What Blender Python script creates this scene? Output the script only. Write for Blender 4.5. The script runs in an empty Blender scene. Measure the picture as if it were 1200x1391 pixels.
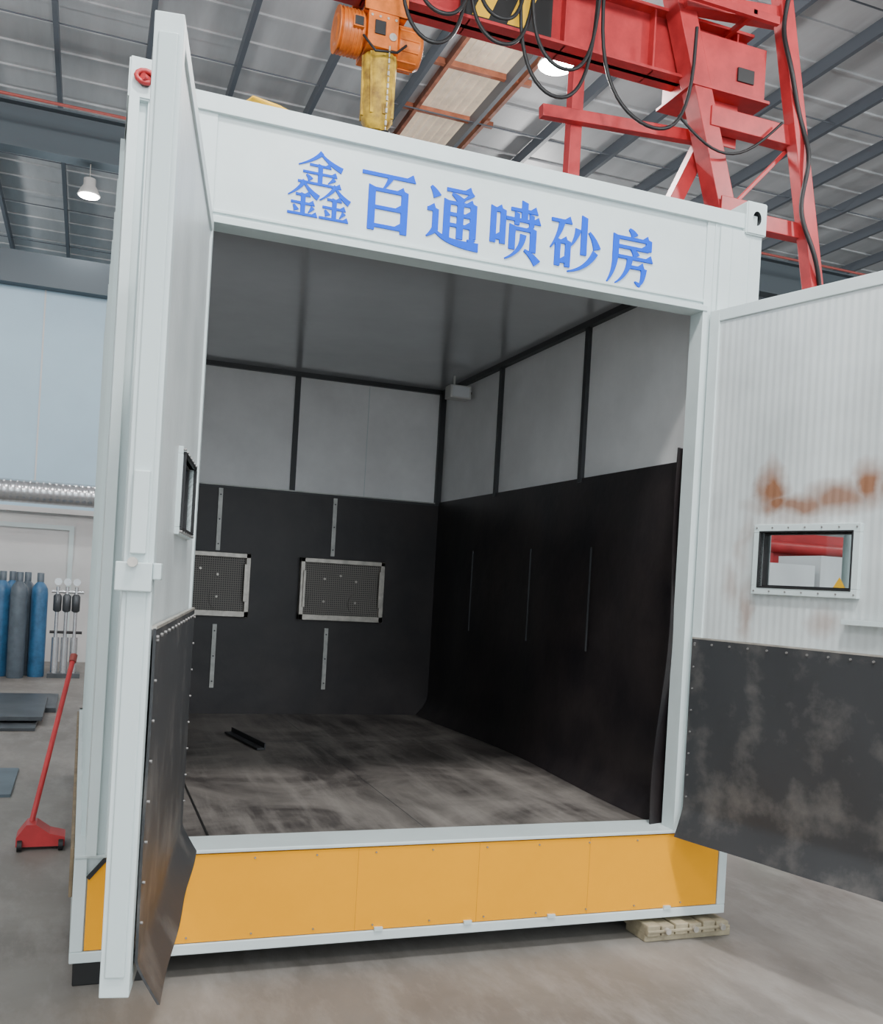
import bpy, bmesh, math, random
from mathutils import Vector, Matrix
random.seed(4)
S = bpy.context.scene

# ------------------------------------------------------------------ materials
def mat(name, col, rough=0.5, metal=0.0, var=0.0, vscale=3.0, bump=0.0, bscale=40.0, col2=None, detail=6, emis=None, estr=0.0, stretch=(1,1,1), spec=0.5, lo=.35, hi=.65):
    m = bpy.data.materials.new(name); m.use_nodes = True
    nt = m.node_tree; b = nt.nodes['Principled BSDF']
    b.inputs['Base Color'].default_value = (*col, 1)
    b.inputs['Roughness'].default_value = rough
    b.inputs['Metallic'].default_value = metal
    b.inputs['Specular IOR Level'].default_value = spec
    if emis:
        b.inputs['Emission Color'].default_value = (*emis, 1)
        b.inputs['Emission Strength'].default_value = estr
    tc = nt.nodes.new('ShaderNodeTexCoord')
    mp = nt.nodes.new('ShaderNodeMapping'); mp.inputs['Scale'].default_value = stretch
    nt.links.new(tc.outputs['Object'], mp.inputs['Vector'])
    if var > 0:
        n = nt.nodes.new('ShaderNodeTexNoise'); n.inputs['Scale'].default_value = vscale
        n.inputs['Detail'].default_value = detail; n.inputs['Roughness'].default_value = 0.62
        nt.links.new(mp.outputs[0], n.inputs['Vector'])
        r = nt.nodes.new('ShaderNodeValToRGB')
        c2 = col2 if col2 else tuple(max(0, c*(1-var)) for c in col)
        r.color_ramp.elements[0].position = lo; r.color_ramp.elements[0].color = (*c2, 1)
        r.color_ramp.elements[1].position = hi; r.color_ramp.elements[1].color = (*col, 1)
        nt.links.new(n.outputs['Fac'], r.inputs['Fac'])
        nt.links.new(r.outputs['Color'], b.inputs['Base Color'])
    if bump > 0:
        n2 = nt.nodes.new('ShaderNodeTexNoise'); n2.inputs['Scale'].default_value = bscale
        n2.inputs['Detail'].default_value = 5
        nt.links.new(mp.outputs[0], n2.inputs['Vector'])
        bp = nt.nodes.new('ShaderNodeBump'); bp.inputs['Strength'].default_value = bump
        bp.inputs['Distance'].default_value = 0.02
        nt.links.new(n2.outputs['Fac'], bp.inputs['Height'])
        nt.links.new(bp.outputs['Normal'], b.inputs['Normal'])
    return m

M = {}
M['white'] = mat('painted_steel_white', (.66,.75,.75), .35, var=.10, vscale=2.5, bump=.05, bscale=12)
M['white2'] = mat('painted_steel_trim', (.58,.67,.67), .35)
M['panel'] = mat('sandwich_panel', (.93,.93,.93), .30, var=.14, vscale=1.6, bump=.05, bscale=5)
M['ceil_in'] = mat('booth_ceiling_sheet', (.66,.68,.71), .16, metal=.4, var=.12, vscale=1.2, bump=.02, bscale=2)
M['black'] = mat('rubber_black', (.012,.010,.012), .42, var=.5, vscale=2.5, bump=.18, bscale=6, col2=(.028,.022,.022), spec=.45)
M['rubber_dusty'] = mat('rubber_dusty', (.20,.185,.17), .55, var=.6, vscale=3.6, bump=.12, bscale=4, col2=(.034,.036,.039), lo=.50, hi=.90, detail=8)
M['darkbeam'] = mat('dark_angle_steel', (.035,.037,.04), .45)
M['yellow'] = mat('yellow_paint', (.95,.39,.0), .5, var=.05, vscale=3, spec=.2)
M['yseam'] = mat('yellow_seam', (.60,.22,.0), .5)
M['blackpaint'] = mat('black_paint', (.01,.01,.01), .5)
M['blue'] = mat('sign_blue', (.0,.085,.72), .6, spec=.15)
M['galv'] = mat('galvanised', (.60,.56,.50), .38, metal=.5, var=.35, vscale=14)
M['bolt'] = mat('bolt_steel', (.30,.29,.28), .4, metal=.5)
M['galvstrip'] = mat('galvanised_strip', (.50,.50,.47), .4, metal=.3, var=.3, vscale=14)
M['red'] = mat('crane_red', (.55,.040,.045), .42, var=.3, vscale=4)
M['orange'] = mat('hoist_orange', (.80,.19,.02), .38, var=.35, vscale=9)
M['bag'] = mat('chain_bag_yellow', (.66,.42,.03), .6, var=.6, vscale=9, col2=(.22,.12,.02), bump=.4, bscale=14)
M['cable'] = mat('cable_black', (.012,.012,.013), .5)
M['hazard_y'] = mat('hazard_yellow', (.8,.45,.01), .5)
M['purlin'] = mat('purlin_dark', (.085,.10,.12), .5)
M['beam'] = mat('roof_beam_steel', (.06,.08,.095), .5)
M['roofm'] = mat('roof_sheet', (.56,.59,.61), .45, var=.28, vscale=.6, stretch=(2,.3,1))
M['rusty'] = mat('rusty_orange_steel', (.50,.17,.09), .6, var=.5, vscale=3)
M['skyl'] = mat('skylight_sheet', (.70,.58,.45), .5, var=.5, vscale=2.5, emis=(1,.84,.66), estr=.42)
M['duct'] = mat('duct_metal', (.62,.64,.66), .25, metal=.8, var=.15, vscale=4)
M['bluew'] = mat('wall_panel_blue', (.42,.60,.72), .5, var=.08, vscale=.8)
M['wallw'] = mat('wall_white', (.66,.66,.65), .6, var=.12, vscale=.8)
M['cylblue'] = mat('cylinder_blue', (.045,.16,.32), .4, var=.4, vscale=8)
M['cylgray'] = mat('cylinder_gray', (.10,.13,.16), .4, var=.3, vscale=8)
M['steelplate'] = mat('steel_plate_dark', (.09,.10,.11), .4, metal=.4, var=.4, vscale=3)
M['plateblue'] = mat('steel_plate_blue', (.13,.17,.20), .45, metal=.3, var=.3, vscale=3)
M['beige'] = mat('block_beige', (.42,.36,.24), .7, var=.4, vscale=9, bump=.3, bscale=20)
M['green'] = mat('green_paint', (.03,.22,.12), .5)
M['lampw'] = mat('lamp_housing', (.6,.6,.58), .5)
M['redpipe'] = mat('fire_pipe_red', (.30,.06,.05), .5)
M['cab'] = mat('cabinet_white', (.72,.74,.76), .5)
M['emit'] = mat('lamp_emitter', (1,1,1), .5, emis=(1,.98,.95), estr=60)
M['timber'] = mat('skirting_timber', (.30,.22,.13), .7, var=.5, vscale=6)

def new_nodes(name):
    m = bpy.data.materials.new(name); m.use_nodes = True
    return m, m.node_tree, m.node_tree.nodes['Principled BSDF']

def concrete(name, a, b_, c, scale, rough=.55, rot=.5, st=(1,.35,1), amt=.7, fine=9, p0=.36, p1=.64):
    m, nt, b = new_nodes(name)
    tc = nt.nodes.new('ShaderNodeTexCoord')
    n1 = nt.nodes.new('ShaderNodeTexNoise'); n1.inputs['Scale'].default_value = scale; n1.inputs['Detail'].default_value = 9; n1.inputs['Roughness'].default_value=.65; n1.inputs['Distortion'].default_value=.6
    n2 = nt.nodes.new('ShaderNodeTexNoise'); n2.inputs['Scale'].default_value = scale*fine; n2.inputs['Detail'].default_value = 8; n2.inputs['Roughness'].default_value=.7
    nt.links.new(tc.outputs['Object'], n1.inputs['Vector'])
    mp = nt.nodes.new('ShaderNodeMapping'); mp.inputs['Scale'].default_value=st; mp.inputs['Rotation'].default_value=(0,0,rot)
    nt.links.new(tc.outputs['Object'], mp.inputs['Vector']); nt.links.new(mp.outputs[0], n2.inputs['Vector'])
    r1 = nt.nodes.new('ShaderNodeValToRGB'); r1.color_ramp.elements[0].position=p0; r1.color_ramp.elements[1].position=p1
    r1.color_ramp.elements[0].color=(*a,1); r1.color_ramp.elements[1].color=(*b_,1)
    nt.links.new(n1.outputs['Fac'], r1.inputs['Fac'])
    r2 = nt.nodes.new('ShaderNodeValToRGB'); r2.color_ramp.elements[0].position=.46; r2.color_ramp.elements[1].position=.74
    r2.color_ramp.elements[0].color=(0,0,0,1); r2.color_ramp.elements[1].color=(amt,amt,amt,1)
    nt.links.new(n2.outputs['Fac'], r2.inputs['Fac'])
    mx = nt.nodes.new('ShaderNodeMix'); mx.data_type='RGBA'
    nt.links.new(r2.outputs['Color'], mx.inputs[0]); nt.links.new(r1.outputs['Color'], mx.inputs[6]); mx.inputs[7].default_value=(*c,1)
    out = mx.outputs[2]
    nt.links.new(out, b.inputs['Base Color'])
    b.inputs['Roughness'].default_value = rough
    bp = nt.nodes.new('ShaderNodeBump'); bp.inputs['Strength'].default_value=.15; bp.inputs['Distance'].default_value=.01
    nt.links.new(n2.outputs['Fac'], bp.inputs['Height']); nt.links.new(bp.outputs['Normal'], b.inputs['Normal'])
    return m
M['floor'] = concrete('concrete_floor', (.15,.135,.12), (.245,.228,.205), (.33,.31,.285), .55)
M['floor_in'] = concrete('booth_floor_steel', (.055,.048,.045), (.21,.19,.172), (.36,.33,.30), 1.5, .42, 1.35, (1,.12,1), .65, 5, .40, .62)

# door panel with vertical ribs and rust stains (object coords: x along leaf, z height)
def door_panel_mat(name, stains):
    m, nt, b = new_nodes(name)
    tc = nt.nodes.new('ShaderNodeTexCoord')
    w = nt.nodes.new('ShaderNodeTexWave'); w.wave_type='BANDS'; w.bands_direction='X'; w.inputs['Scale'].default_value=9; w.inputs['Distortion'].default_value=0
    nt.links.new(tc.outputs['Object'], w.inputs['Vector'])
    bp = nt.nodes.new('ShaderNodeBump'); bp.inputs['Strength'].default_value=.18; bp.inputs['Distance'].default_value=.006
    nt.links.new(w.outputs['Fac'], bp.inputs['Height']); nt.links.new(bp.outputs['Normal'], b.inputs['Normal'])
    n = nt.nodes.new('ShaderNodeTexNoise'); n.inputs['Scale'].default_value=7; n.inputs['Detail'].default_value=6
    nt.links.new(tc.outputs['Object'], n.inputs['Vector'])
    sub = nt.nodes.new('ShaderNodeVectorMath'); sub.operation='MULTIPLY_ADD'
    sub.inputs[1].default_value=(.16,.0,.10)
    nt.links.new(n.outputs['Color'], sub.inputs[0]); nt.links.new(tc.outputs['Object'], sub.inputs[2])
    acc = None
    for (x,z,rx,rz,s) in stains:
        mp = nt.nodes.new('ShaderNodeMapping'); mp.vector_type='POINT'
        mp.inputs['Scale'].default_value=(1/rx,0,1/rz); mp.inputs['Location'].default_value=(-(x+.08)/rx,0,-(z+.05)/rz)
        nt.links.new(sub.outputs[0], mp.inputs['Vector'])
        ln = nt.nodes.new('ShaderNodeVectorMath'); ln.operation='LENGTH'; nt.links.new(mp.outputs[0], ln.inputs[0])
        mr = nt.nodes.new('ShaderNodeMapRange'); mr.inputs['From Min'].default_value=1.3; mr.inputs['From Max'].default_value=.3
        mr.inputs['To Min'].default_value=0; mr.inputs['To Max'].default_value=s
        nt.links.new(ln.outputs['Value'], mr.inputs['Value'])
        if acc is None: acc = mr.outputs[0]
        else:
            mm = nt.nodes.new('ShaderNodeMath'); mm.operation='MAXIMUM'; nt.links.new(acc, mm.inputs[0]); nt.links.new(mr.outputs[0], mm.inputs[1]); acc = mm.outputs[0]
    mx = nt.nodes.new('ShaderNodeMix'); mx.data_type='RGBA'
    n3 = nt.nodes.new('ShaderNodeTexNoise'); n3.inputs['Scale'].default_value=2; n3.inputs['Detail'].default_value=5
    nt.links.new(tc.outputs['Object'], n3.inputs['Vector'])
    r = nt.nodes.new('ShaderNodeValToRGB'); r.color_ramp.elements[0].color=(.50,.54,.54,1); r.color_ramp.elements[1].color=(.64,.69,.69,1)
    r.color_ramp.elements[0].position=.35; r.color_ramp.elements[1].position=.6
    nt.links.new(n3.outputs['Fac'], r.inputs['Fac'])
    nt.links.new(r.outputs['Color'], mx.inputs[6]); mx.inputs[7].default_value=(.26,.12,.065,1)
    if acc is not None: nt.links.new(acc, mx.inputs[0])
    else: mx.inputs[0].default_value = 0
    nt.links.new(mx.outputs[2], b.inputs['Base Color']); b.inputs['Roughness'].default_value=.36
    return m
M['doorR'] = door_panel_mat('door_panel_rusty', [(.375,2.08,.07,.12,1),(.40,2.01,.08,.06,1),(.52,2.01,.24,.055,.9),(.70,2.03,.18,.07,.9),(.83,2.08,.07,.10,1),(.95,2.06,.12,.08,.8),(.28,1.55,.045,.13,.55),(.20,1.66,.06,.09,.4),(.26,1.85,.03,.14,.3),(.66,1.52,.07,.06,.45),(.50,1.95,.2,.05,.35)])
M['doorL'] = door_panel_mat('door_panel_clean', [])

def perf_mat():
    m, nt, b = new_nodes('perforated_sheet')
    tc = nt.nodes.new('ShaderNodeTexCoord')
    sc = nt.nodes.new('ShaderNodeVectorMath'); sc.operation='SCALE'; sc.inputs['Scale'].default_value=60
    nt.links.new(tc.outputs['Object'], sc.inputs[0])
    fr = nt.nodes.new('ShaderNodeVectorMath'); fr.operation='FRACTION'; nt.links.new(sc.outputs[0], fr.inputs[0])
    sb = nt.nodes.new('ShaderNodeVectorMath'); sb.operation='SUBTRACT'; sb.inputs[1].default_value=(.5,.5,.5); nt.links.new(fr.outputs[0], sb.inputs[0])
    ml = nt.nodes.new('ShaderNodeVectorMath'); ml.operation='MULTIPLY'; ml.inputs[1].default_value=(1,0,1); nt.links.new(sb.outputs[0], ml.inputs[0])
    ln = nt.nodes.new('ShaderNodeVectorMath'); ln.operation='LENGTH'; nt.links.new(ml.outputs[0], ln.inputs[0])
    lt = nt.nodes.new('ShaderNodeMath'); lt.operation='LESS_THAN'; lt.inputs[1].default_value=.30; nt.links.new(ln.outputs['Value'], lt.inputs[0])
    mx = nt.nodes.new('ShaderNodeMix'); mx.data_type='RGBA'; nt.links.new(lt.outputs[0], mx.inputs[0])
    mx.inputs[6].default_value=(.21,.19,.17,1); mx.inputs[7].default_value=(.02,.02,.02,1)
    nt.links.new(mx.outputs[2], b.inputs['Base Color']); b.inputs['Roughness'].default_value=.5; b.inputs['Metallic'].default_value=.2
    return m
M['perf'] = perf_mat()

def glass_mat():
    m = bpy.data.materials.new('window_glass'); m.use_nodes=True; nt=m.node_tree; nt.nodes.clear()
    o = nt.nodes.new('ShaderNodeOutputMaterial'); mx = nt.nodes.new('ShaderNodeMixShader'); t = nt.nodes.new('ShaderNodeBsdfTransparent'); g = nt.nodes.new('ShaderNodeBsdfGlossy')
    t.inputs[0].default_value=(.86,.9,.9,1); g.inputs['Roughness'].default_value=.03; g.inputs[0].default_value=(.9,.9,.9,1)
    fz = nt.nodes.new('ShaderNodeFresnel'); fz.inputs[0].default_value=1.5
    nt.links.new(fz.outputs[0], mx.inputs[0]); nt.links.new(t.outputs[0], mx.inputs[1]); nt.links.new(g.outputs[0], mx.inputs[2]); nt.links.new(mx.outputs[0], o.inputs[0])
    return m
M['glass'] = glass_mat()

# ------------------------------------------------------------------ mesh builder
class MB:
    def __init__(s): s.v=[]; s.f=[]; s.m=[]; s.mats=[]; s.sm=[]
    def mi(s, k):
        if k not in s.mats: s.mats.append(k)
        return s.mats.index(k)
    def add(s, vs, fs, k, smooth=False):
        o=len(s.v); i=s.mi(k); s.v += [tuple(v) for v in vs]
        for f in fs: s.f.append([o+a for a in f]); s.m.append(i); s.sm.append(smooth)
    def box(s, x0,x1,y0,y1,z0,z1,k):
        if x0>x1:x0,x1=x1,x0
        if y0>y1:y0,y1=y1,y0
        if z0>z1:z0,z1=z1,z0
        vs=[(x,y,z) for x in(x0,x1) for y in(y0,y1) for z in(z0,z1)]
        s.add(vs,[(0,1,3,2),(4,6,7,5),(0,4,5,1),(2,3,7,6),(0,2,6,4),(1,5,7,3)],k)
    def beam(s,p,q,w,h,k,up=(0,0,1)):
        p=Vector(p);q=Vector(q);d=(q-p).normalized();u=Vector(up)
        if abs(d.dot(u))>.98:u=Vector((0,1,0))
        a=d.cross(u).normalized();b=a.cross(d)
        vs=[]
        for e in(p,q):
            for i,j in((-1,-1),(1,-1),(1,1),(-1,1)): vs.append(e+a*(w/2*i)+b*(h/2*j))
        s.add(vs,[(0,3,2,1),(4,5,6,7),(0,1,5,4),(1,2,6,5),(2,3,7,6),(3,0,4,7)],k)
    def ibeam(s,p,q,w,h,t,k):
        p=Vector(p);q=Vector(q);z=Vector((0,0,1))
        s.beam(p,q,t,h-2*t,k)
        s.beam(p+z*(h/2-t/2),q+z*(h/2-t/2),w,t,k); s.beam(p-z*(h/2-t/2),q-z*(h/2-t/2),w,t,k)
    def tube(s,p,q,r,k,r2=None,n=16,caps=True):
        p=Vector(p);q=Vector(q);d=(q-p).normalized();u=Vector((0,0,1))
        if abs(d.dot(u))>.95:u=Vector((0,1,0))
        a=d.cross(u).normalized();b=a.cross(d).normalized()
        if r2 is None:r2=r
        vs=[]
        for e,rr in((p,r),(q,r2)):
            for i in range(n):
                t=2*math.pi*i/n; vs.append(e+a*math.cos(t)*rr+b*math.sin(t)*rr)
        s.add(vs,[(i,(i+1)%n,n+(i+1)%n,n+i) for i in range(n)],k,True)
        if caps:
            s.add(vs[:n],[tuple(range(n-1,-1,-1))],k); s.add(vs[n:],[tuple(range(n))],k)
    def path(s,pts,r,k,n=8):
        pts=[Vector(p) for p in pts];vs=[]
        for i,p in enumerate(pts):
            d=(pts[min(i+1,len(pts)-1)]-pts[max(i-1,0)]).normalized()
            u=Vector((0,1,0)) if abs(d.y)<.9 else Vector((0,0,1))
            a=d.cross(u).normalized();b=a.cross(d)
            for j in range(n):
                t=2*math.pi*j/n; vs.append(p+a*math.cos(t)*r+b*math.sin(t)*r)
        fs=[(i*n+j,i*n+(j+1)%n,(i+1)*n+(j+1)%n,(i+1)*n+j) for i in range(len(pts)-1) for j in range(n)]
        s.add(vs,fs,k,True)
    def lathe(s,c,prof,k,n=24,axis='z'):
        vs=[]
        for (r,z) in prof:
            for i in range(n):
                t=2*math.pi*i/n;x=math.cos(t)*r;y=math.sin(t)*r
                vs.append((c[0]+x,c[1]+y,c[2]+z) if axis=='z' else ((c[0]+z,c[1]+x,c[2]+y) if axis=='x' else (c[0]+x,c[1]+z,c[2]+y)))
        fs=[(i*n+j,i*n+(j+1)%n,(i+1)*n+(j+1)%n,(i+1)*n+j) for i in range(len(prof)-1) for j in range(n)]
        s.add(vs,fs,k,True)
        s.add(vs[:n],[tuple(range(n-1,-1,-1))],k);s.add(vs[-n:],[tuple(range(n))],k)
    def sheet(s,fn,nu,nv,k,th=.006,off=(0,0,1)):
        off=Vector(off);vs=[]
        for side in(0,1):
            for i in range(nu+1):
                for j in range(nv+1):
                    vs.append(Vector(fn(i/nu,j/nv))+off*(th*side))
        N=(nu+1)*(nv+1);W=nv+1;fs=[]
        for i in range(nu):
            for j in range(nv):
                a=i*W+j;fs.append((a,a+1,a+W+1,a+W));fs.append((N+a,N+a+W,N+a+W+1,N+a+1))
        s.add(vs,fs,k,True)
        ed=[]
        for i in range(nu):
            ed.append((i*W,(i+1)*W,N+(i+1)*W,N+i*W)); e=nv; ed.append((i*W+e,N+i*W+e,N+(i+1)*W+e,(i+1)*W+e))
        for j in range(nv):
            ed.append((j,N+j,N+j+1,j+1)); e=nu*W; ed.append((e+j,e+j+1,N+e+j+1,N+e+j))
        s.add(vs,ed,k)
    def prism(s,poly,y0,y1,k):  # poly in xz
        n=len(poly);vs=[(x,y0,z) for x,z in poly]+[(x,y1,z) for x,z in poly]
        s.add(vs,[tuple(range(n)),tuple(range(2*n-1,n-1,-1))]+[(i,n+i,n+(i+1)%n,(i+1)%n) for i in range(n)],k)
    def obj(s,name,parent=None,bevel=0,mw=None):
        me=bpy.data.meshes.new(name);me.from_pydata(s.v,[],s.f)
        for k in s.mats: me.materials.append(M[k])
        for p,mi,sm in zip(me.polygons,s.m,s.sm): p.material_index=mi;p.use_smooth=sm
        me.update()
        bm=bmesh.new();bm.from_mesh(me);bmesh.ops.recalc_face_normals(bm,faces=bm.faces);bm.to_mesh(me);bm.free()
        o=bpy.data.objects.new(name,me);S.collection.objects.link(o)
        if parent:o.parent=parent
        if mw is not None:o.matrix_world=mw
        if bevel:
            b=o.modifiers.new('bevel','BEVEL');b.width=bevel;b.segments=2;b.limit_method='ANGLE';b.angle_limit=math.radians(50)
        return o
def empty(name,loc=(0,0,0)):
    e=bpy.data.objects.new(name,None);e.location=loc;e.empty_display_size=.3;S.collection.objects.link(e);return e

# ------------------------------------------------------------------ camera
th=math.radians(3.28); yaw=math.radians(20.4)
R=Vector((math.cos(yaw),-math.sin(yaw),0));F=Vector((math.sin(yaw),math.cos(yaw),0));U=Vector((0,0,1))
cx=R*math.cos(th)+U*math.sin(th);cy=-R*math.sin(th)+U*math.cos(th);cz=-F
cam=bpy.data.cameras.new('camera');co=bpy.data.objects.new('camera',cam);S.collection.objects.link(co)
mw=Matrix((( cx.x,cy.x,cz.x,0),(cx.y,cy.y,cz.y,0),(cx.z,cy.z,cz.z,1.59),(0,0,0,1)))
co.matrix_world=mw
cam.sensor_fit='HORIZONTAL';cam.sensor_width=36;cam.lens=1307/1200*36;cam.shift_y=97.5/1200
cam.clip_start=.05;cam.clip_end=200
S.camera=co

# ------------------------------------------------------------------ building shell
X0,X1,Y0,Y1,ZR=-9,22,-9,30,9.5
b=MB();b.box(X0,X1,Y0,Y1,-.2,0,'floor')
b.obj('floor')
def ribbed(name,ax,fixed,a0,a1,z0,z1,k,step=.3,rib=.03,base=.08):
    b=MB()
    if ax=='x': b.box(a0,a1,fixed,fixed+base,z0,z1,k)
    else: b.box(fixed,fixed+base,a0,a1,z0,z1,k)
    a=a0+step/2
    while a<a1:
        if ax=='x': b.box(a-.03,a+.03,fixed-rib,fixed,z0,z1,k)
        else: b.box(fixed+base,fixed+base+rib,a-.03,a+.03,z0,z1,k)
        a+=step
    return b.obj(name)
ribbed('wall_back','x',Y1,X0,X1,0,ZR,'bluew')
ribbed('wall_left','y',X0-.08,Y0,Y1,0,ZR,'wallw')
b=MB();b.box(X1,X1+.1,Y0,Y1,0,ZR,'wallw');b.obj('wall_right')
# roof sheet with standing ribs, skylight gap
b=MB()
sx0,sx1,sy0,sy1=4.7,5.9,12.2,19
b.box(X0,sx0,Y0,Y1,ZR,ZR+.05,'roofm');b.box(sx1,X1,Y0,Y1,ZR,ZR+.05,'roofm')
b.box(sx0,sx1,Y0,sy0,ZR,ZR+.05,'roofm');b.box(sx0,sx1,sy1,Y1,ZR,ZR+.05,'roofm')
y=Y0+.4
while y<Y1:
    b.box(X0,sx0,y-.02,y+.02,ZR-.03,ZR,'roofm');b.box(sx1,X1,y-.02,y+.02,ZR-.03,ZR,'roofm'); y+=.8
b.obj('ceiling')
b=MB()
b.box(sx0,sx1,sy0,sy1,ZR+.02,ZR+.05,'skyl')
x=sx0+.1
while x<sx1: b.beam((x,sy0,ZR+.01),(x,sy1,ZR+.01),.04,.05,'skyl'); x+=.15
b.beam((sx0,sy0,ZR-.10),(sx0,sy1,ZR-.10),.06,.12,'rusty');b.beam((sx1,sy0,ZR-.10),(sx1,sy1,ZR-.10),.06,.12,'rusty')
yy=sy0
while yy<sy1: b.beam((sx0-.2,yy,ZR-.08),(sx1+.2,yy,ZR-.08),.08,.09,'rusty'); yy+=1.5
b.obj('window_1')
# purlins along Y
b=MB();x=-8.6
while x<X1:
    b.beam((x,Y0,ZR-.14),(x,Y1,ZR-.14),.07,.20,'purlin'); x+=1.3
y=2.0
while y<Y1:
    b.tube((X0,y,ZR-.2),(X1,y,ZR-.2),.012,'purlin',n=6); y+=2.6
b.obj('trim_1')
# rafters along X
b=MB()
for y in (-1,7.9,16.0):
    zc=8.12 if y==16.0 else 9.0
    b.ibeam((X0,y,zc),(X1,y,zc),.30,.70,.03,'beam')
for x in (-6.5,20.5):
    for y in (7.9,16): b.box(x-.2,x+.2,y-.2,y+.2,0,9.2,'beam')
b.obj('trim_2')
b=MB();b.tube((X0,15,8.15),(X1,15,8.15),.022,'redpipe');b.obj('sprinkler_pipe')

# partition wall left background
b=MB()
PY=16.5
b.box(-8.9,2.5,PY,PY+.15,0,2.35,'wallw')
b.box(-8.9,2.5,PY-.02,PY+.15,2.35,5.85,'bluew')
x=-8.8
while x<2.5: b.box(x-.012,x+.012,PY-.03,PY-.02,2.75,5.85,'wallw'); x+=1.0
b.box(-8.9,2.5,PY-.12,PY-.02,2.35,2.43,'wallw')
b.box(-8.9,2.5,PY-.25,PY+.25,5.85,6.35,'beam')
for x in(-1.72,-.25): b.box(x,x+.07,PY-.06,PY,0,2.1,'white2')
b.box(-1.72,-.18,PY-.06,PY,2.1,2.17,'white2');b.box(-1.65,-.25,PY-.03,PY,0,2.1,'wallw');b.box(-1.6,-1.56,PY-.08,PY-.03,.95,1.1,'galv')
b.obj('wall_partition')

# ventilation duct (spiral)
b=MB();prof=[]
z=-8.0
while z<2.0:
    prof += [(.165,z),(.165,z+.06),(.169,z+.065),(.169,z+.075),(.165,z+.08)]; z+=.085
b.lathe((0,15.0,2.57),prof,'duct',n=32,axis='x')
for x in (-6,-3,1.6):
    b.box(x-.02,x+.02,14.98,15.02,2.73,6.0,'galv')
    b.box(x-.03,x+.03,14.98,16.5,5.98,6.04,'galv')
b.obj('ventilation_duct')

# ------------------------------------------------------------------ sandblasting booth
booth=empty('sandblasting_booth',(1.48,5.7,0))
def add(bld,name,bevel=0):
    o=bld.obj(name,None,bevel,None)
    o.parent=booth
    o.matrix_parent_inverse=Matrix.Translation(-booth.location)
    return o
YF,YB=3.80,7.72
# base frame
b=MB()
b.box(.024,2.945,YF,YF+.10,.10,.142,'white')
b.box(.024,2.945,YF+.02,YF+.10,.142,.492,'white')
b.box(2.90,2.945,YF,YF+.10,.142,.492,'white'); b.box(.024,.07,YF,YF+.10,.142,.492,'white')
b.box(.024,2.945,YF-.005,YF+.20,.492,.507,'white')
b.box(.024,.10,YF+.1,YB,.10,.50,'white');b.box(2.87,2.945,YF+.1,YB,.10,.50,'white')
b.box(.010,.024,YF+.15,YB-.1,.30,.49,'timber')
b.box(.024,2.945,YB-.08,YB,.10,.50,'white')
for y in (4.6,5.4,6.2,7.0): b.box(.1,2.87,y,y+.08,.2,.42,'darkbeam')
add(b,'base_frame',.004)
b=MB()
for x in(.04,2.70):
    for y in(YF+.20,YB-.35): b.box(x,x+.2,y,y+.3,.0,.10,'blackpaint')
b.box(.04,.32,YF+.04,YF+.20,0,.10,'blackpaint')
b.box(.3,2.7,YF+.3,YF+.38,.0,.1,'blackpaint')
add(b,'skid_feet',.004)
# yellow front band, chamfered upper corners
b=MB()
yl,yr,yb0,yt=.075,2.895,.146,.486
b.prism([(yl,yb0),(yr,yb0),(yr,yt-.07),(yr-.06,yt),(yl+.06,yt),(yl,yt-.07)],YF+.004,YF+.02,'yellow')
for x in (1.12,1.66,2.20): b.box(x-.001,x+.001,YF+.0035,YF+.005,yb0,yt,'yseam')
for x in [yl+.12+.25*i for i in range(11)]:
    for z in (yb0+.02,yt-.02): b.tube((x,YF-.001,z),(x,YF+.006,z),.004,'bolt',n=8)
for x in(1.22,1.62,2.02,2.62): b.box(x-.018,x+.018,YF-.008,YF+.006,yb0-.006,yb0+.010,'white2')
for (xa,xb) in((yl+.0,yl+.06),(yr,yr-.06)):
    b.beam((xa,YF+.006,yt-.07),(xb,YF+.006,yt),.014,.014,'blackpaint')
add(b,'yellow_base_panel')
# floor plate
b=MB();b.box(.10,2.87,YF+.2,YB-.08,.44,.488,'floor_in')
b.box(.535,.545,YF+.2,5.1,.488,.491,'blackpaint')
b.box(1.5,1.503,YF+.2,7.6,.488,.4885,'steelplate');b.box(.1,2.8,6.3,6.303,.488,.4885,'steelplate')
add(b,'booth_floor')
# walls shell
b=MB()
b.box(.062,.12,YF+.1,YB,.50,3.38,'white');b.box(2.775,2.93,YF+.1,YB,.50,3.38,'white')
b.box(.062,2.93,7.60,YB,.50,3.38,'white')
for i in range(9):   # exterior vertical trims on sides
    y=YF+.3+i*.43
    b.box(.045,.062,y,y+.03,.5,3.3,'white2'); b.box(2.93,2.945,y,y+.03,.5,3.3,'white2')
b.box(.062,2.93,YF+.1,YB,3.25,3.38,'white')
add(b,'outer_walls')
b=MB()
b.box(.12,2.775,7.585,7.60,2.24,3.2,'panel'); b.box(2.76,2.775,YF+.1,7.6,2.24,3.2,'panel'); b.box(.12,.135,YF+.1,7.6,2.24,3.2,'panel')
for x in (.7,2.1): b.box(x,x+.004,7.583,7.586,2.26,3.16,'white2')
add(b,'upper_wall_panels')
b=MB();b.box(.12,2.775,YF+.1,7.6,3.20,3.25,'ceil_in')
add(b,'booth_ceiling')
b=MB()
dk='darkbeam'
b.box(.135,2.76,7.55,7.585,3.165,3.2,dk);b.box(2.72,2.76,YF+.1,7.585,3.165,3.2,dk);b.box(.135,.175,YF+.1,7.585,3.165,3.2,dk)
b.box(2.735,2.76,7.56,7.585,2.24,3.2,dk);b.box(2.71,2.76,7.55,7.585,2.24,3.2,dk)
b.box(1.49,1.53,7.56,7.585,2.24,3.2,dk)
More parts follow.
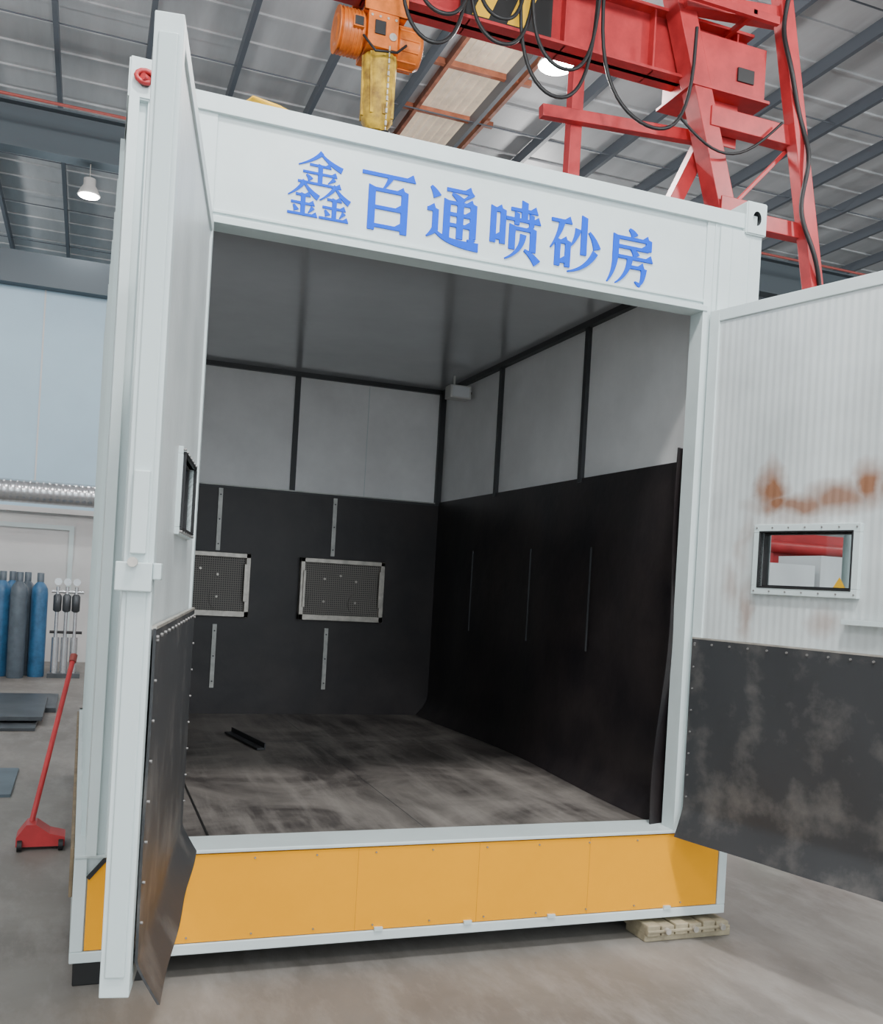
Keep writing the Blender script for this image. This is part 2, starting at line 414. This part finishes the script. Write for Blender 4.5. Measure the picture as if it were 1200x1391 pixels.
for y in (6.38,5.11,3.93): b.box(2.735,2.76,y-.02,y+.02,2.24,3.2,dk);b.box(.135,.16,y-.02,y+.02,2.24,3.2,dk)
b.box(.135,2.74,7.555,7.585,2.235,2.26,dk);b.box(.135,2.74,7.553,7.556,2.252,2.26,'galvstrip')
add(b,'wall_stiffeners')
# rubber lining of walls
b=MB()
b.box(.13,2.76,7.56,7.60,.488,2.245,'black')
def rl(u,v):
    z=2.265-1.775*v; y=3.93+3.64*u
    x=2.745-.014*math.sin(u*19)*math.sin(v*3.1)-(.0 if z>.66 else .10*((.66-z)/.17)**2*(0.6+.4*math.sin(u*7+1)))
    return (x,y,z)
b.sheet(rl,50,30,'black',.008,(1,0,0))
def ll(u,v):
    z=2.265-1.775*v; return (.14+.012*math.sin(u*15),3.93+3.64*u,z)
b.sheet(ll,30,12,'black',.008,(-1,0,0))
for y in(4.9,5.7,6.7): b.box(2.724,2.734,y-.003,y+.003,1.25,1.85,'darkbeam')
add(b,'rubber_wall_lining')
# curtain strip at the right jamb
b=MB()
def cj(u,v):
    z=2.30-1.81*v; y=3.90+.05*u+.02*math.sin(v*9)
    return (2.61+.13*u-.03*v*v*(1-u)+.02*math.sin(v*6+u*2)*(1-u)*.5,y,z)
b.sheet(cj,8,30,'black',.008,(0,1,0));add(b,'jamb_rubber_curtain')
# strips on back lining
b=MB()
for (x,za,zb) in((1.86,1.76,2.225),(1.845,.69,1.18),(.955,1.75,2.23),(.965,.69,1.18)):
    b.box(x-.016,x+.016,7.545,7.56,za,zb,'galvstrip')
    for z in (za+.05,(za+zb)/2,zb-.05): b.tube((x,7.538,z),(x,7.546,z),.006,'darkbeam',n=8)
add(b,'lining_strips')
for i,(xa,xb) in enumerate(((.50,1.205),(1.60,2.29))):
    b=MB();za,zb=1.245,1.735;w=.034;y0,y1=7.49,7.56
    b.box(xa,xb,y0,y1,za,za+w*1.3,'galv');b.box(xa,xb,y0,y1,zb-w,zb,'galv');b.box(xa,xa+w,y0,y1,za,zb,'galv');b.box(xb-w,xb,y0,y1,za,zb,'galv')
    b.box(xa+w,xb-w,y0+.03,y0+.035,za+w,zb-w,'perf')
    b.box(xb-w-.015,xb-w+.015,y0-.02,y0,za+.12,zb-.08,'galv')
    b.box(xa+.02,xa+.04,y0-.015,y0,za+.1,zb-.1,'galv')
    for dx,dz in((.2,.33),(.33,.36),(.46,.32),(.2,.15),(.46,.15)): b.tube((xa+dx,y0+.02,za+dz),(xa+dx,y0+.03,za+dz),.010,'galv',n=10)
    for (cxx,czz,r) in((.17,.14,.10),(.50,.14,.10)):
        b.lathe((xa+cxx,y0+.022,za+czz),[(r,0),(r,.01)],'perf',20,'y')
    add(b,'vent_grille_%d'%(i+1),.003)
# front frame
b=MB()
b.box(.062,.39,YF,YF+.10,.507,3.40,'white'); b.box(2.634,2.93,YF,YF+.10,.507,3.40,'white')
b.box(.39,2.634,YF+.008,YF+.10,2.928,3.40,'white')
b.box(.10,2.90,YF-.012,YF+.14,3.345,3.414,'white');b.box(.062,.10,YF+.1,YB,3.33,3.414,'white');b.box(2.89,2.93,YF+.1,YB,3.33,3.414,'white')
b.box(.062,2.93,YB-.1,YB,3.33,3.414,'white')
b.box(.37,2.655,YF-.006,YF+.01,2.928,2.955,'white2');b.box(.39,2.634,YF-.002,YF+.01,2.968,2.98,'white')
b.box(2.675,2.683,YF-.004,YF,2.90,3.345,'white2')
b.box(2.70,2.93,YF-.014,YF,.507,3.33,'white')
b.box(2.76,2.765,YF-.017,YF-.013,2.9,3.33,'white2');b.box(2.86,2.865,YF-.017,YF-.013,2.6,3.33,'white2')
b.box(.062,.10,YF-.03,YF,.507,3.33,'white');b.box(.13,.2,YF-.02,YF,.507,3.33,'white');b.box(.24,.30,YF-.02,YF,.507,3.33,'white2')
add(b,'front_frame',.005)
# corner castings with oval hole
def casting(x,y,z,nm):
    me=bpy.data.meshes.new(nm);bm=bmesh.new();bmesh.ops.create_cube(bm,size=1)
    for v in bm.verts: v.co=Vector((v.co.x*.115+x,v.co.y*.16+y,v.co.z*.155+z))
    bmesh.ops.bevel(bm,geom=bm.edges[:],offset=.006,segments=2,affect='EDGES')
    bm.to_mesh(me);bm.free();o=bpy.data.objects.new(nm,me);S.collection.objects.link(o);me.materials.append(M['white']);me.materials.append(M['darkbeam'])
    c=MB();n=24;pl=[(x+.024*math.cos(2*math.pi*i/n),z+.034*math.sin(2*math.pi*i/n)) for i in range(n)]
    c.prism(pl,y-.12,y+.01,'darkbeam');cut=c.obj('cut')
    md=o.modifiers.new('h','BOOLEAN');md.object=cut;md.operation='DIFFERENCE';md.solver='EXACT'
    bpy.context.view_layer.update()
    dg=bpy.context.evaluated_depsgraph_get();nm2=bpy.data.meshes.new_from_object(o.evaluated_get(dg));o.modifiers.clear();o.data=nm2
    bpy.data.objects.remove(cut)
    o.parent=booth;o.matrix_parent_inverse=Matrix.Translation(-booth.location)
casting(.115,YF+.05,3.40,'corner_casting_1');casting(2.885,YF+.05,3.345+.05,'corner_casting_2')
casting(.115,YB-.08,3.40,'corner_casting_3');casting(2.885,YB-.08,3.40,'corner_casting_4')
b=MB();pts=[(.115+.032*math.cos(t),YF-.045,3.40+.022*math.sin(t)) for t in [i*math.pi/6 for i in range(11)]]
b.path(pts,.010,'red');b.tube((.105,YF-.055,3.395),(.14,YF-.02,3.395),.014,'red');add(b,'lifting_shackle')
# strap on roof
b=MB();b.path([(.42,YF+.3,3.42),(.46,YF+.12,3.425),(.52,YF+.0,3.43),(.62,YF+.02,3.425),(.75,YF+.1,3.43),(.95,YF+.5,3.42)],.014,'hazard_y');add(b,'roof_strap')

# ---------------- sign: song-style strokes on a 100 grid
cnt=[0]
def glyph(strokes,x0,z0,sz,b,y):
    def T(p): return (x0+p[0]/100*sz, z0+p[1]/100*sz)
    def poly(ps):
        cnt[0]+=1
        b.prism([T(p) for p in ps],y-.004-(cnt[0]%97)*.00004,y,'blue')
    def ribbon(pts,ws):
        L=[];Rr=[]
        for i in range(len(pts)):
            xa,ya=pts[max(i-1,0)];xb,yb=pts[min(i+1,len(pts)-1)];dx,dy=xb-xa,yb-ya;l=math.hypot(dx,dy) or 1;nx,ny=-dy/l,dx/l
            w=ws[i]/2;L.append((pts[i][0]+nx*w,pts[i][1]+ny*w));Rr.append((pts[i][0]-nx*w,pts[i][1]-ny*w))
        poly(L+Rr[::-1])
    def bez(p0,p1,p2,w0,w1,n=10):
        pts=[];ws=[]
        for i in range(n+1):
            t=i/n;pts.append(((1-t)**2*p0[0]+2*t*(1-t)*p1[0]+t*t*p2[0],(1-t)**2*p0[1]+2*t*(1-t)*p1[1]+t*t*p2[1]));ws.append(w0+(w1-w0)*t)
        ribbon(pts,ws)
    for s in strokes:
        k=s[0]
        if k=='H':
            _,xa,xb,yy,w=s; poly([(xa,yy-w*.25),(xb,yy-w*.25),(xb-w*.45,yy+w*.85),(xb-w*1.3,yy+w*.25),(xa,yy+w*.25)])
        if k=='V':
            _,xx,ya,yb,w=s; poly([(xx-w/2,ya),(xx+w/2,ya),(xx+w/2,yb+w*.15),(xx-w/2,yb+w*.45)])
        if k=='P': _,p0,p1,p2,w=s; bez(p0,p1,p2,w,w*.2)
        if k=='N': _,p0,p1,p2,w=s; bez(p0,p1,p2,w*.35,w*1.25)
        if k=='D': _,p0,p2,w=s; bez(p0,((p0[0]+p2[0])/2+(p0[1]-p2[1])*.12,(p0[1]+p2[1])/2),p2,w*.35,w*1.2,6)
def jin(ox,oy,s,sy=None):
    f=s/100;g=(sy or s)/100
    def q(x,y): return (ox+x*f,oy+y*g)
    w=7.6
    return [('P',q(52,102),q(38,76),q(2,54),w),('N',q(50,98),q(66,74),q(98,58),w),('H',q(26,0)[0],q(74,0)[0],q(0,60)[1],w),('H',q(12,0)[0],q(88,0)[0],q(0,36)[1],w),
            ('V',q(50,0)[0],q(0,6)[1],q(0,60)[1],w),('D',q(20,28),q(30,13),w),('P',q(82,28),q(76,20),q(68,11),w),('H',q(2,0)[0],q(98,0)[0],q(0,4)[1],w)]
W=12
G=[jin(13,50,74,52)+jin(-1,-2,51,55)+jin(50,-2,51,55),
 [('H',4,96,91,W),('P',(53,90),(48,78),(38,66),W*.8),('V',22,0,68,W),('H',22,80,67,W),('V',78,0,67,W),('H',22,78,38,W),('H',22,78,8,W)],
 [('N',(8,94),(15,88),(20,78),W),('H',3,20,56,W),('V',18,22,55,W*.9),('P',(18,24),(12,16),(3,10),W),('N',(18,22),(34,4),(97,5),W),
  ('H',36,84,94,W),('P',(84,94),(74,84),(62,79),W*.7),('N',(46,88),(56,84),(66,75),W),('V',38,14,73,W),('H',38,88,73,W),('V',86,18,73,W),('P',(86,18),(84,12),(76,15),W),('H',38,86,54,W),('H',38,86,36,W),('V',62,14,73,W)],
 [('V',8,24,82,W*.9),('H',8,27,80,W),('V',26,24,80,W*.9),('H',8,26,33,W),
  ('H',40,92,87,W),('V',66,70,99,W),('H',32,98,70,W),('V',52,61,79,W*.8),('V',80,61,79,W*.8),('V',44,18,56,W),('H',44,86,55,W),('V',84,18,55,W),('P',(65,46),(64,16),(32,0),W),('N',(68,20),(82,14),(94,0),W)],
 [('H',3,44,87,W),('P',(24,87),(20,62),(3,38),W),('V',17,8,52,W*.9),('H',17,38,51,W),('V',37,8,51,W*.9),('H',17,37,17,W),
  ('V',68,34,98,W),('P',(56,78),(53,60),(42,46),W),('N',(78,76),(90,64),(95,48),W),('P',(92,42),(76,10),(38,1),W)],
 [('N',(44,100),(52,96),(56,88),W),('H',18,88,83,W),('V',86,66,83,W),('H',18,86,67,W),('V',18,48,83,W),('P',(18,50),(17,20),(3,0),W),
  ('N',(50,65),(58,60),(61,53),W),('H',24,96,49,W),('P',(48,48),(46,18),(20,0),W),('H',46,80,33,W),('P',(78,33),(77,6),(68,2),W),('P',(72,2),(66,4),(60,8),W*.8)]]
b=MB()
for i,g in enumerate(G):
    sz=.25
    glyph(g,.800+i*.2873-sz/2,3.150-.008*i-sz/2,sz,b,YF+.0078)
add(b,'sign_lettering')

# doors
def door(nm,hx,hy,dx,dy,L,s,pk,wt0,wt1,wz0,wz1,zt,fl,g,zbot):
    l=math.hypot(dx,dy);dx/=l;dy/=l
    mwd=Matrix(((dx,-dy,0,hx),(dy,dx,0,hy),(0,0,1,0),(0,0,0,1)))
    e=empty(nm);e.parent=booth;e.matrix_parent_inverse=Matrix.Translation(-booth.location);e.matrix_basis=mwd
    def fin(b,n,bev=0):
        o=b.obj(n,e,bev);return o
    T=.07;z0,z1=.55,2.925
    b=MB();fw=.055
    def bx(t0,t1,y0,y1,za,zb,k): b.box(t0,t1,s*y0,s*y1,za,zb,k)
    bx(0,fw,-T,0,z0,z1,'white');bx(L-fw,L,-T,0,z0,z1,'white');bx(fw,L-fw,-T,0,z1-fw,z1,'white');bx(fw,L-fw,-T,0,z0,z0+fw,'white')
    bx(L,L+.006,-T+.012,-.012,z0+.05,z1-.05,'white2')
    fin(b,'leaf_frame',.004)
    b=MB()
    yi=-.008;yo=-T+.006
    bx(fw,wt0,yo,yi,z0+fw,z1-fw,pk);bx(wt1,L-fw,yo,yi,z0+fw,z1-fw,pk);bx(wt0,wt1,yo,yi,z0+fw,wz0,pk);bx(wt0,wt1,yo,yi,wz1,z1-fw,pk)
    fin(b,'leaf_panel')
    b=MB()
    def ring(y0,y1,g,k):
        bx(wt0-g,wt1+g,y0,y1,wz1,wz1+g,k);bx(wt0-g,wt1+g,y0,y1,wz0-g,wz0,k);bx(wt0-g,wt0,y0,y1,wz0,wz1,k);bx(wt1,wt1+g,y0,y1,wz0,wz1,k)
    ring(-.012,.012 if s<0 else .006,g,'white2');ring(-.012,.015,.008,'cable')
    bx(wt0,wt0+.006,-.05,-.01,wz0,wz1,'cable');bx(wt1-.006,wt1,-.05,-.01,wz0,wz1,'cable');bx(wt0,wt1,-.05,-.01,wz1-.006,wz1,'cable');bx(wt0,wt1,-.05,-.01,wz0,wz0+.006,'cable')
    for t in [wt0-g*.6+(wt1-wt0+g*1.2)*i/6 for i in range(7)]:
        for z in (wz0-g*.6,wz1+g*.6): b.tube((t,s*.005,z),(t,s*.015,z),.004,'bolt',n=8)
    fin(b,'window_frame',.002)
    b=MB();bx(wt0,wt1,-.034,-.03,wz0,wz1,'glass');fin(b,'window_pane')
    b=MB()
    def fn(u,v):
        t=.012+(L-.05)*u; z=zt-(zt-zbot)*v
        y=.004+.003*math.sin(u*13)*math.sin(v*8)
        if z<.62: q=(.62-z)/.13; y+=fl*q**1.15
        return (t,s*y,z)
    b.sheet(fn,40,60,'rubber_dusty',.007,(0,s,0))
    fin(b,'rubber_lining')
    b=MB()
    n=int(L/.1)
    for i in range(n+1):
        t=.03+(L-.09)*i/n; b.tube((t,s*.004,zt-.022),(t,s*.017,zt-.022),.005,'bolt',n=8)
    for i in range(8):
        z=zt-.03-i*.1
        b.tube((.03,s*.004,z),(.03,s*.017,z),.004,'bolt',n=8);b.tube((L-.06,s*.004,z),(L-.06,s*.017,z),.004,'bolt',n=8)
    bx(.012,L-.04,.0,.012,zt-.002,zt+.006,'galv')
    fin(b,'lining_bolts')
    b=MB()
    tc=L
    bx(tc,tc+.018,-.055,-.018,1.62,1.82,'white');bx(tc,tc+.022,-.085,-.0,1.53,1.60,'white2');bx(tc-.03,tc+.012,-.0,.02,1.56,1.60,'white2')
    b.tube((tc+.022,-s*.045,1.60),(tc+.035,-s*.045,1.60),.012,'galv')
    for z in(.9,1.9,2.6): b.tube((-.005,-s*(T+.01),z-.06),(-.005,-s*(T+.01),z+.06),.016,'white2')
    b.tube((L*.6,-s*(T+.03),z0-.02),(L*.6,-s*(T+.03),z1+.02),.016,'white2')
    for z in(.8,1.6,2.7): bx(L*.6-.04,L*.6+.04,-T-.05,-T,z,z+.05,'white2')
    if s<0:
        bx(.76,.98,.0,.03,1.52,1.54,'white2')
        b.prism([(.68,1.665),(.735,1.665),(.708,1.71)],s*-.028,s*-.029,'hazard_y')
    fin(b,'lock_hardware',.003)
    return e
door('door_left',.395,3.785,-.0637,-.365,1.39,1,'doorL',.353,.80,1.715,1.935,1.44,.075,.022,.515)
door('door_right',2.66,3.78,.272,-.962,1.15,-1,'doorR',.352,.775,1.660,1.890,1.405,.05,.036,.49)

# flood light inside booth
b=MB()
b.box(2.55,2.72,6.90,7.02,3.02,3.12,'lampw')
for i in range(6): b.box(2.56+.028*i,2.568+.028*i,7.02,7.05,3.03,3.12,'lampw')
b.box(2.565,2.705,6.893,6.90,3.03,3.11,'cab')
b.beam((2.60,6.96,3.12),(2.60,6.96,3.2),.015,.015,'lampw')
b.tube((2.72,6.96,3.08),(2.745,6.96,3.08),.012,'cable')
b.obj('flood_light',None,.004)

# angle iron lying on booth floor
b=MB();b.beam((.976,6.61,.50),(1.09,5.98,.50),.05,.012,'darkbeam');b.beam((1.0,6.61,.515),(1.114,5.98,.515),.008,.04,'darkbeam');b.obj('angle_iron')

# support block under right corner
b=MB()
for i in range(6): b.box(2.50+.075*i,2.568+.075*i,3.76,3.97,.03,.076 if i%2 else .082,'beige')
b.box(2.50,2.97,3.78,3.95,0,.035,'beige');b.box(2.50,2.95,3.755,3.765,.045,.06,'beige')
for x in(2.6,2.75,2.9): b.tube((x,3.74,.055),(x,3.78,.055),.014,'galv')
b.obj('support_block',None,.008)

# red lever at left
b=MB()
b.prism([(-.27,.02),(-.02,.02),(-.02,.07),(-.10,.09),(-.17,.14),(-.22,.14),(-.27,.07)],5.70,5.86,'red')
for x in(-.25,-.04):
    for y in (5.69,5.87): b.tube((x-.012,y,.03),(x+.012,y,.03),.03,'cable')
b.tube((-.20,5.79,.12),(-.035,6.45,.98),.015,'red');b.tube((-.037,6.44,.97),(-.030,6.47,1.01),.022,'redpipe')
b.obj('lever_jack')

# gas cylinders
def gas(x,y,k,h=1.28):
    b=MB()
    b.lathe((x,y,0),[(.10,0),(.108,.02),(.108,h-.14),(.10,h-.07),(.075,h-.02),(.04,h+.02),(.035,h+.04),(.035,h+.06)],k)
    b.lathe((x,y,h+.05),[(.018,0),(.018,.05),(.03,.06),(.03,.075)],'galv',12)
    b.lathe((x,y,h+.02),[(.045,0),(.045,.12),(.04,.125)],'cylgray',12)
    b.obj('gas_cylinder')
for x,y,k in((-1.02,14.3,'cylblue'),(-.80,14.1,'cylgray'),(-.72,14.5,'cylgray'),(-.55,14.3,'cylblue'),(-1.27,14.2,'cylgray'),(-.92,14.6,'cylblue')): gas(x,y,k)
b=MB()
for x in(-.32,-.20,-.08):
    b.tube((x,14.3,0),(x,14.3,1.25),.025,'duct');b.tube((x,14.3,.05),(x,14.3,.55),.05,'duct')
    b.lathe((x,14.3,.9),[(.03,0),(.055,.02),(.055,.22),(.03,.25)],'steelplate',14)
    b.lathe((x,14.22,1.32),[(.05,0),(.05,.03)],'duct',14,'y')
b.tube((-.40,14.3,1.18),(.02,14.3,1.18),.02,'duct');b.tube((-.4,14.3,.62),(.02,14.3,.62),.02,'cable');b.box(-.4,.02,14.15,14.45,0,.06,'steelplate')
b.obj('gas_manifold_rack')
# steel plates
b=MB();b.box(-2.6,-.35,9.7,10.9,0,.03,'steelplate');b.box(-2.4,-.2,10.9,12.1,.0,.05,'steelplate');b.box(-2.5,-.3,10.0,11.5,.05,.09,'steelplate');b.obj('steel_plate_stack',None,.003)
b=MB();b.box(-1.5,-.38,7.0,7.9,0,.02,'plateblue');b.obj('steel_plate')

# background machinery seen past the right door
b=MB()
b.box(8.2,9.75,11.0,11.9,0,2.15,'cab');b.box(9.85,11.6,11.0,11.9,0,2.30,'cab')
for x in(8.9,10.5): b.box(x-.005,x+.005,10.99,11.0,.1,2.1,'purlin');b.box(x-.06,x-.03,10.97,11.0,1.0,1.2,'galv')
b.obj('storage_cabinet')
b=MB()
b.box(8.6,12.6,12.6,13.6,.0,.15,'red');b.box(9.6,10.4,12.7,13.5,.15,2.7,'red');b.box(10.4,12.4,12.8,13.4,2.1,2.75,'red')
b.tube((10.2,12.7,2.5),(12.2,12.7,2.5),.1,'red');b.box(11.9,12.3,12.8,13.4,.15,2.2,'red')
b.obj('hydraulic_press')
b=MB();b.beam((4.15,4.95,.04),(4.75,4.45,.04),.06,.06,'red');b.beam((4.02,4.98,.07),(4.2,4.8,.07),.12,.10,'green');b.tube((4.6,4.6,.05),(4.9,4.7,.05),.03,'cable');b.obj('ratchet_winch')

# ------------------------------------------------------------------ gantry crane
GY=8.6;z=1.59
b=MB()
zb=z+5.30;zt=z+5.95
b.box(-4,6.3,GY-.03,GY+.03,zb,zt,'red');b.box(-4,6.3,GY-.15,GY+.15,zb,zb+.03,'red');b.box(-4,6.3,GY-.15,GY+.15,zt-.03,zt,'red')
for i in range(11): b.box(-3.9+i,-3.88+i,GY-.13,GY+.13,zb,zt,'red')
b.prism([(3.0,zb+.03),(3.95,zb+.03),(3.95,zt-.03),(3.0,zt-.03)],GY-.15,GY-.145,'blackpaint')
for i in range(2):
    x=3.12+i*.36; b.prism([(x,zb+.04),(x+.17,zb+.04),(x+.40,zt-.04),(x+.23,zt-.04)],GY-.155,GY-.15,'hazard_y')
b.box(5.5,6.35,GY-.3,GY+.3,zb-.12,zb+.42,'red');b.box(5.45,6.40,GY-.33,GY+.33,zb-.14,zb-.11,'red')
b.box(6.0,6.2,GY-.32,GY-.28,zb+.02,zb+.16,'cable')
b.box(-4,6.3,GY-.55,GY-.50,zt-.1,zt-.02,'red')
for i in range(6): b.beam((-3+i*1.8,GY,zt-.05),(-3+i*1.8,GY-.55,zt-.05),.05,.05,'red')
add_=b.obj('girder',None,.006)
b2=MB()
def P(x,zz,y=GY): return (x,y,z+zz)
b2.beam(P(4.42,-1.55,GY+.2),P(4.42,5.3,GY+.2),.13,.13,'red')
b2.beam(P(6.20,3.3,GY-.2),P(5.13,6.6,GY-.2),.23,.2,'red');b2.beam(P(6.20,-1.55,GY-.2),P(6.20,3.38,GY-.2),.2,.23,'red')
b2.beam(P(2.90,-1.55,GY+.05),P(6.12,5.35,GY+.05),.15,.15,'red')
b2.beam(P(7.10,3.2,GY-.35),P(6.31,7.0,GY-.35),.15,.16,'red');b2.beam(P(8.35,1.0,GY-.35),P(7.08,3.26,GY-.35),.15,.16,'red');b2.beam(P(8.35,-1.55,GY-.35),P(8.35,1.05,GY-.35),.16,.15,'red')
b2.beam(P(4.0,4.74,GY+.1),P(5.8,4.86,GY+.1),.10,.12,'red')
b2.beam(P(5.7,4.90,GY-.25),P(6.9,4.90,GY-.25),.16,.20,'red')
b2.beam(P(5.9,3.94,GY-.25),P(7.05,3.94,GY-.25),.14,.16,'red')
b2.beam(P(5.3,5.95,GY-.3),P(6.6,6.1,GY-.3),.16,.16,'red')
b2.beam(P(6.0,3.98,GY-.2),P(6.8,4.86,GY-.2),.04,.04,'red')
b2.box(5.75,6.15,GY-.14,GY-.12,z+4.72,z+5.2,'red');b2.box(5.85,6.2,GY-.37,GY-.35,z+3.8,z+4.1,'red')
b2.box(2.5,8.6,GY-.5,GY+.3,.06,.2,'red')
for x in(3.2,8.2): b2.tube((x,GY-.1,.1),(x,GY+.1,.1),.1,'cable')
o2=b2.obj('end_frame',None,.006)
b3=MB()
def loop(x0,x1,za,zb_,drop,y=GY-.52):
    pts=[]
    for i in range(25):
        u=i/24; pts.append((x0+(x1-x0)*(.5-.5*math.cos(math.pi*u)),y+.03*math.sin(u*9),z+za+(zb_-za)*u-drop*(math.sin(math.pi*u)**.6)))
    b3.path(pts,.018,'cable')
loop(2.30,2.95,5.9,5.9,1.15);loop(2.95,3.6,5.9,5.9,1.0);loop(3.45,4.25,5.9,5.9,1.35);loop(4.3,5.35,5.9,5.6,1.25);loop(2.4,2.98,5.9,5.9,.9,GY-.56);loop(3.55,4.25,5.9,5.9,1.1,GY-.56);loop(3.0,3.5,5.9,5.9,.8,GY-.56)
pts=[]
for i in range(60):
    u=i/59; zz=6.9-8.2*u*.45; pts.append((6.28+(6.9-zz)*.2079+.07*math.sin(u*14),GY-.46+.03*math.cos(u*25),z+zz))
b3.path(pts,.024,'cable')
pts=[]
for i in range(16):
    u=i/15; pts.append((5.25+1.25*u,GY-.42,z+4.75+.2*u-.35*math.sin(math.pi*u)))
b3.path(pts,.014,'cable')
o3=b3.obj('festoon_cable')
ge=empty('gantry_crane',(5,GY,0))
for o in(add_,o2,o3):
    o.parent=ge;o.matrix_parent_inverse=Matrix.Translation(-ge.location)

# hoist
b=MB();hx,hy,hz=2.27,GY-.05,z+4.93
b.lathe((hx-.42,hy,hz),[(.10,0),(.17,.02),(.19,.06),(.19,.24),(.15,.26)],'orange',24,'x')
for i in range(7): b.lathe((hx-.41+.034*i,hy,hz),[(.20,0),(.20,.012)],'orange',24,'x')
b.box(hx-.16,hx+.12,hy-.2,hy+.2,hz-.17,hz+.14,'orange')
b.lathe((hx+.12,hy,hz-.03),[(.14,0),(.18,.03),(.18,.20),(.15,.26),(.08,.28)],'orange',24,'x')
for i in range(12):
    t=2*math.pi*i/12; cyy=hy+.18*math.cos(t);czz=hz-.03+.18*math.sin(t); b.box(hx+.15,hx+.33,cyy-.008,cyy+.008,czz-.008,czz+.008,'orange')
b.box(hx-.10,hx+.0,hy-.215,hy-.2,hz-.06,hz+.06,'cable');b.lathe((hx+.07,hy-.215,hz-.06),[(.035,0),(.035,.015)],'galv',14,'y')
b.box(hx-.3,hx-.2,hy-.23,hy-.16,hz-.05,hz+.05,'orange');b.box(hx-.29,hx-.21,hy-.235,hy-.23,hz-.04,hz+.04,'cable')
for i in range(4): b.tube((hx-.13+.075*i,hy-.205,hz+.10),(hx-.13+.075*i,hy-.198,hz+.10),.012,'galv',n=8)
b.path([(hx-.2,hy-.2,hz-.1),(hx-.1,hy-.27,hz-.25),(hx+.1,hy-.27,hz-.22),(hx+.2,hy-.2,hz-.1)],.012,'cable')
for x in(-.12,.10): # trolley
    b.box(hx+x-.02,hx+x+.02,hy-.13,hy+.22,hz+.14,hz+.34,'darkbeam')
    for yy in(hy-.15,hy+.23): b.lathe((hx+x,yy,hz+.44),[(.05,-.02),(.05,.02)],'darkbeam',14,'y')
b.box(hx-.2,hx+.2,hy-.21,hy-.18,hz+.14,hz+.50,'orange');b.box(hx-.2,hx+.2,hy+.28,hy+.31,hz+.14,hz+.50,'orange');b.box(hx-.2,hx+.2,hy-.2,hy+.3,hz+.14,hz+.17,'orange')
b.obj('chain_hoist',None,.006)
b=MB()
prof=[(.13,.0),(.16,-.02),(.165,-.10),(.15,-.3),(.158,-.45),(.14,-.6),(.08,-.68)]
b.lathe((hx,hy-.05,hz-.18),prof,'bag',12)
for i in range(8):
    t=2*math.pi*i/8; b.beam((hx+.15*math.cos(t),hy-.05+.15*math.sin(t),hz-.2),(hx+.145*math.cos(t+.2),hy-.05+.145*math.sin(t+.2),hz-.75),.03,.02,'bag')
o=b.obj('chain_bag');o.parent=bpy.data.objects['chain_hoist']
bb=MB()
for i in range(14): bb.tube((hx+.02,hy-.3,hz-.2-.055*i),(hx+.02,hy-.3,hz-.24-.055*i),.006 if i%2 else .010,'galv',n=8)
bb.lathe((hx+.02,hy-.3,hz-1.05),[(.02,0),(.04,.02),(.04,.09),(.02,.1)],'cable',12)
o=bb.obj('load_chain');o.parent=bpy.data.objects['chain_hoist']

# ------------------------------------------------------------------ lamps
def highbay(x,y,zz,e,r=.22,top=ZR):
    b=MB()
    b.lathe((x,y,zz),[(r,0),(r+.01,.01),(r*.8,.10),(.09,.16),(.09,.26),(.03,.28)],'lampw',24)
    b.tube((x,y,zz+.28),(x,y,top),.006,'galv',n=8)
    b.lathe((x,y,zz-.012),[(r*.9,0),(r*.9,.01)],'emit',24)
    o=b.obj('high_bay_lamp')
    l=bpy.data.lights.new('bulb','POINT');l.energy=e;l.shadow_soft_size=.3;l.color=(1,.985,.97)
    lo=bpy.data.objects.new('bulb',l);S.collection.objects.link(lo);lo.location=(x,y,zz-.35);lo.parent=o
highbay(5.0,10.5,7.89,450);highbay(-.24,16.0,7.28,90,.16,7.77)
for (x,y,e) in((-3.5,0.0,700),(1.2,.6,1500),(2.5,-4.5,1100),(9,4,800),(-4,9,600),(9,20,600),(-5,22,500),(17,9,600)): highbay(x,y,8.0,e)  # unseen lamps, added as key light for the floor and booth mouth

w=bpy.data.worlds.new('world');S.world=w;w.use_nodes=True
w.node_tree.nodes['Background'].inputs[0].default_value=(.86,.94,1,1);w.node_tree.nodes['Background'].inputs[1].default_value=2.5
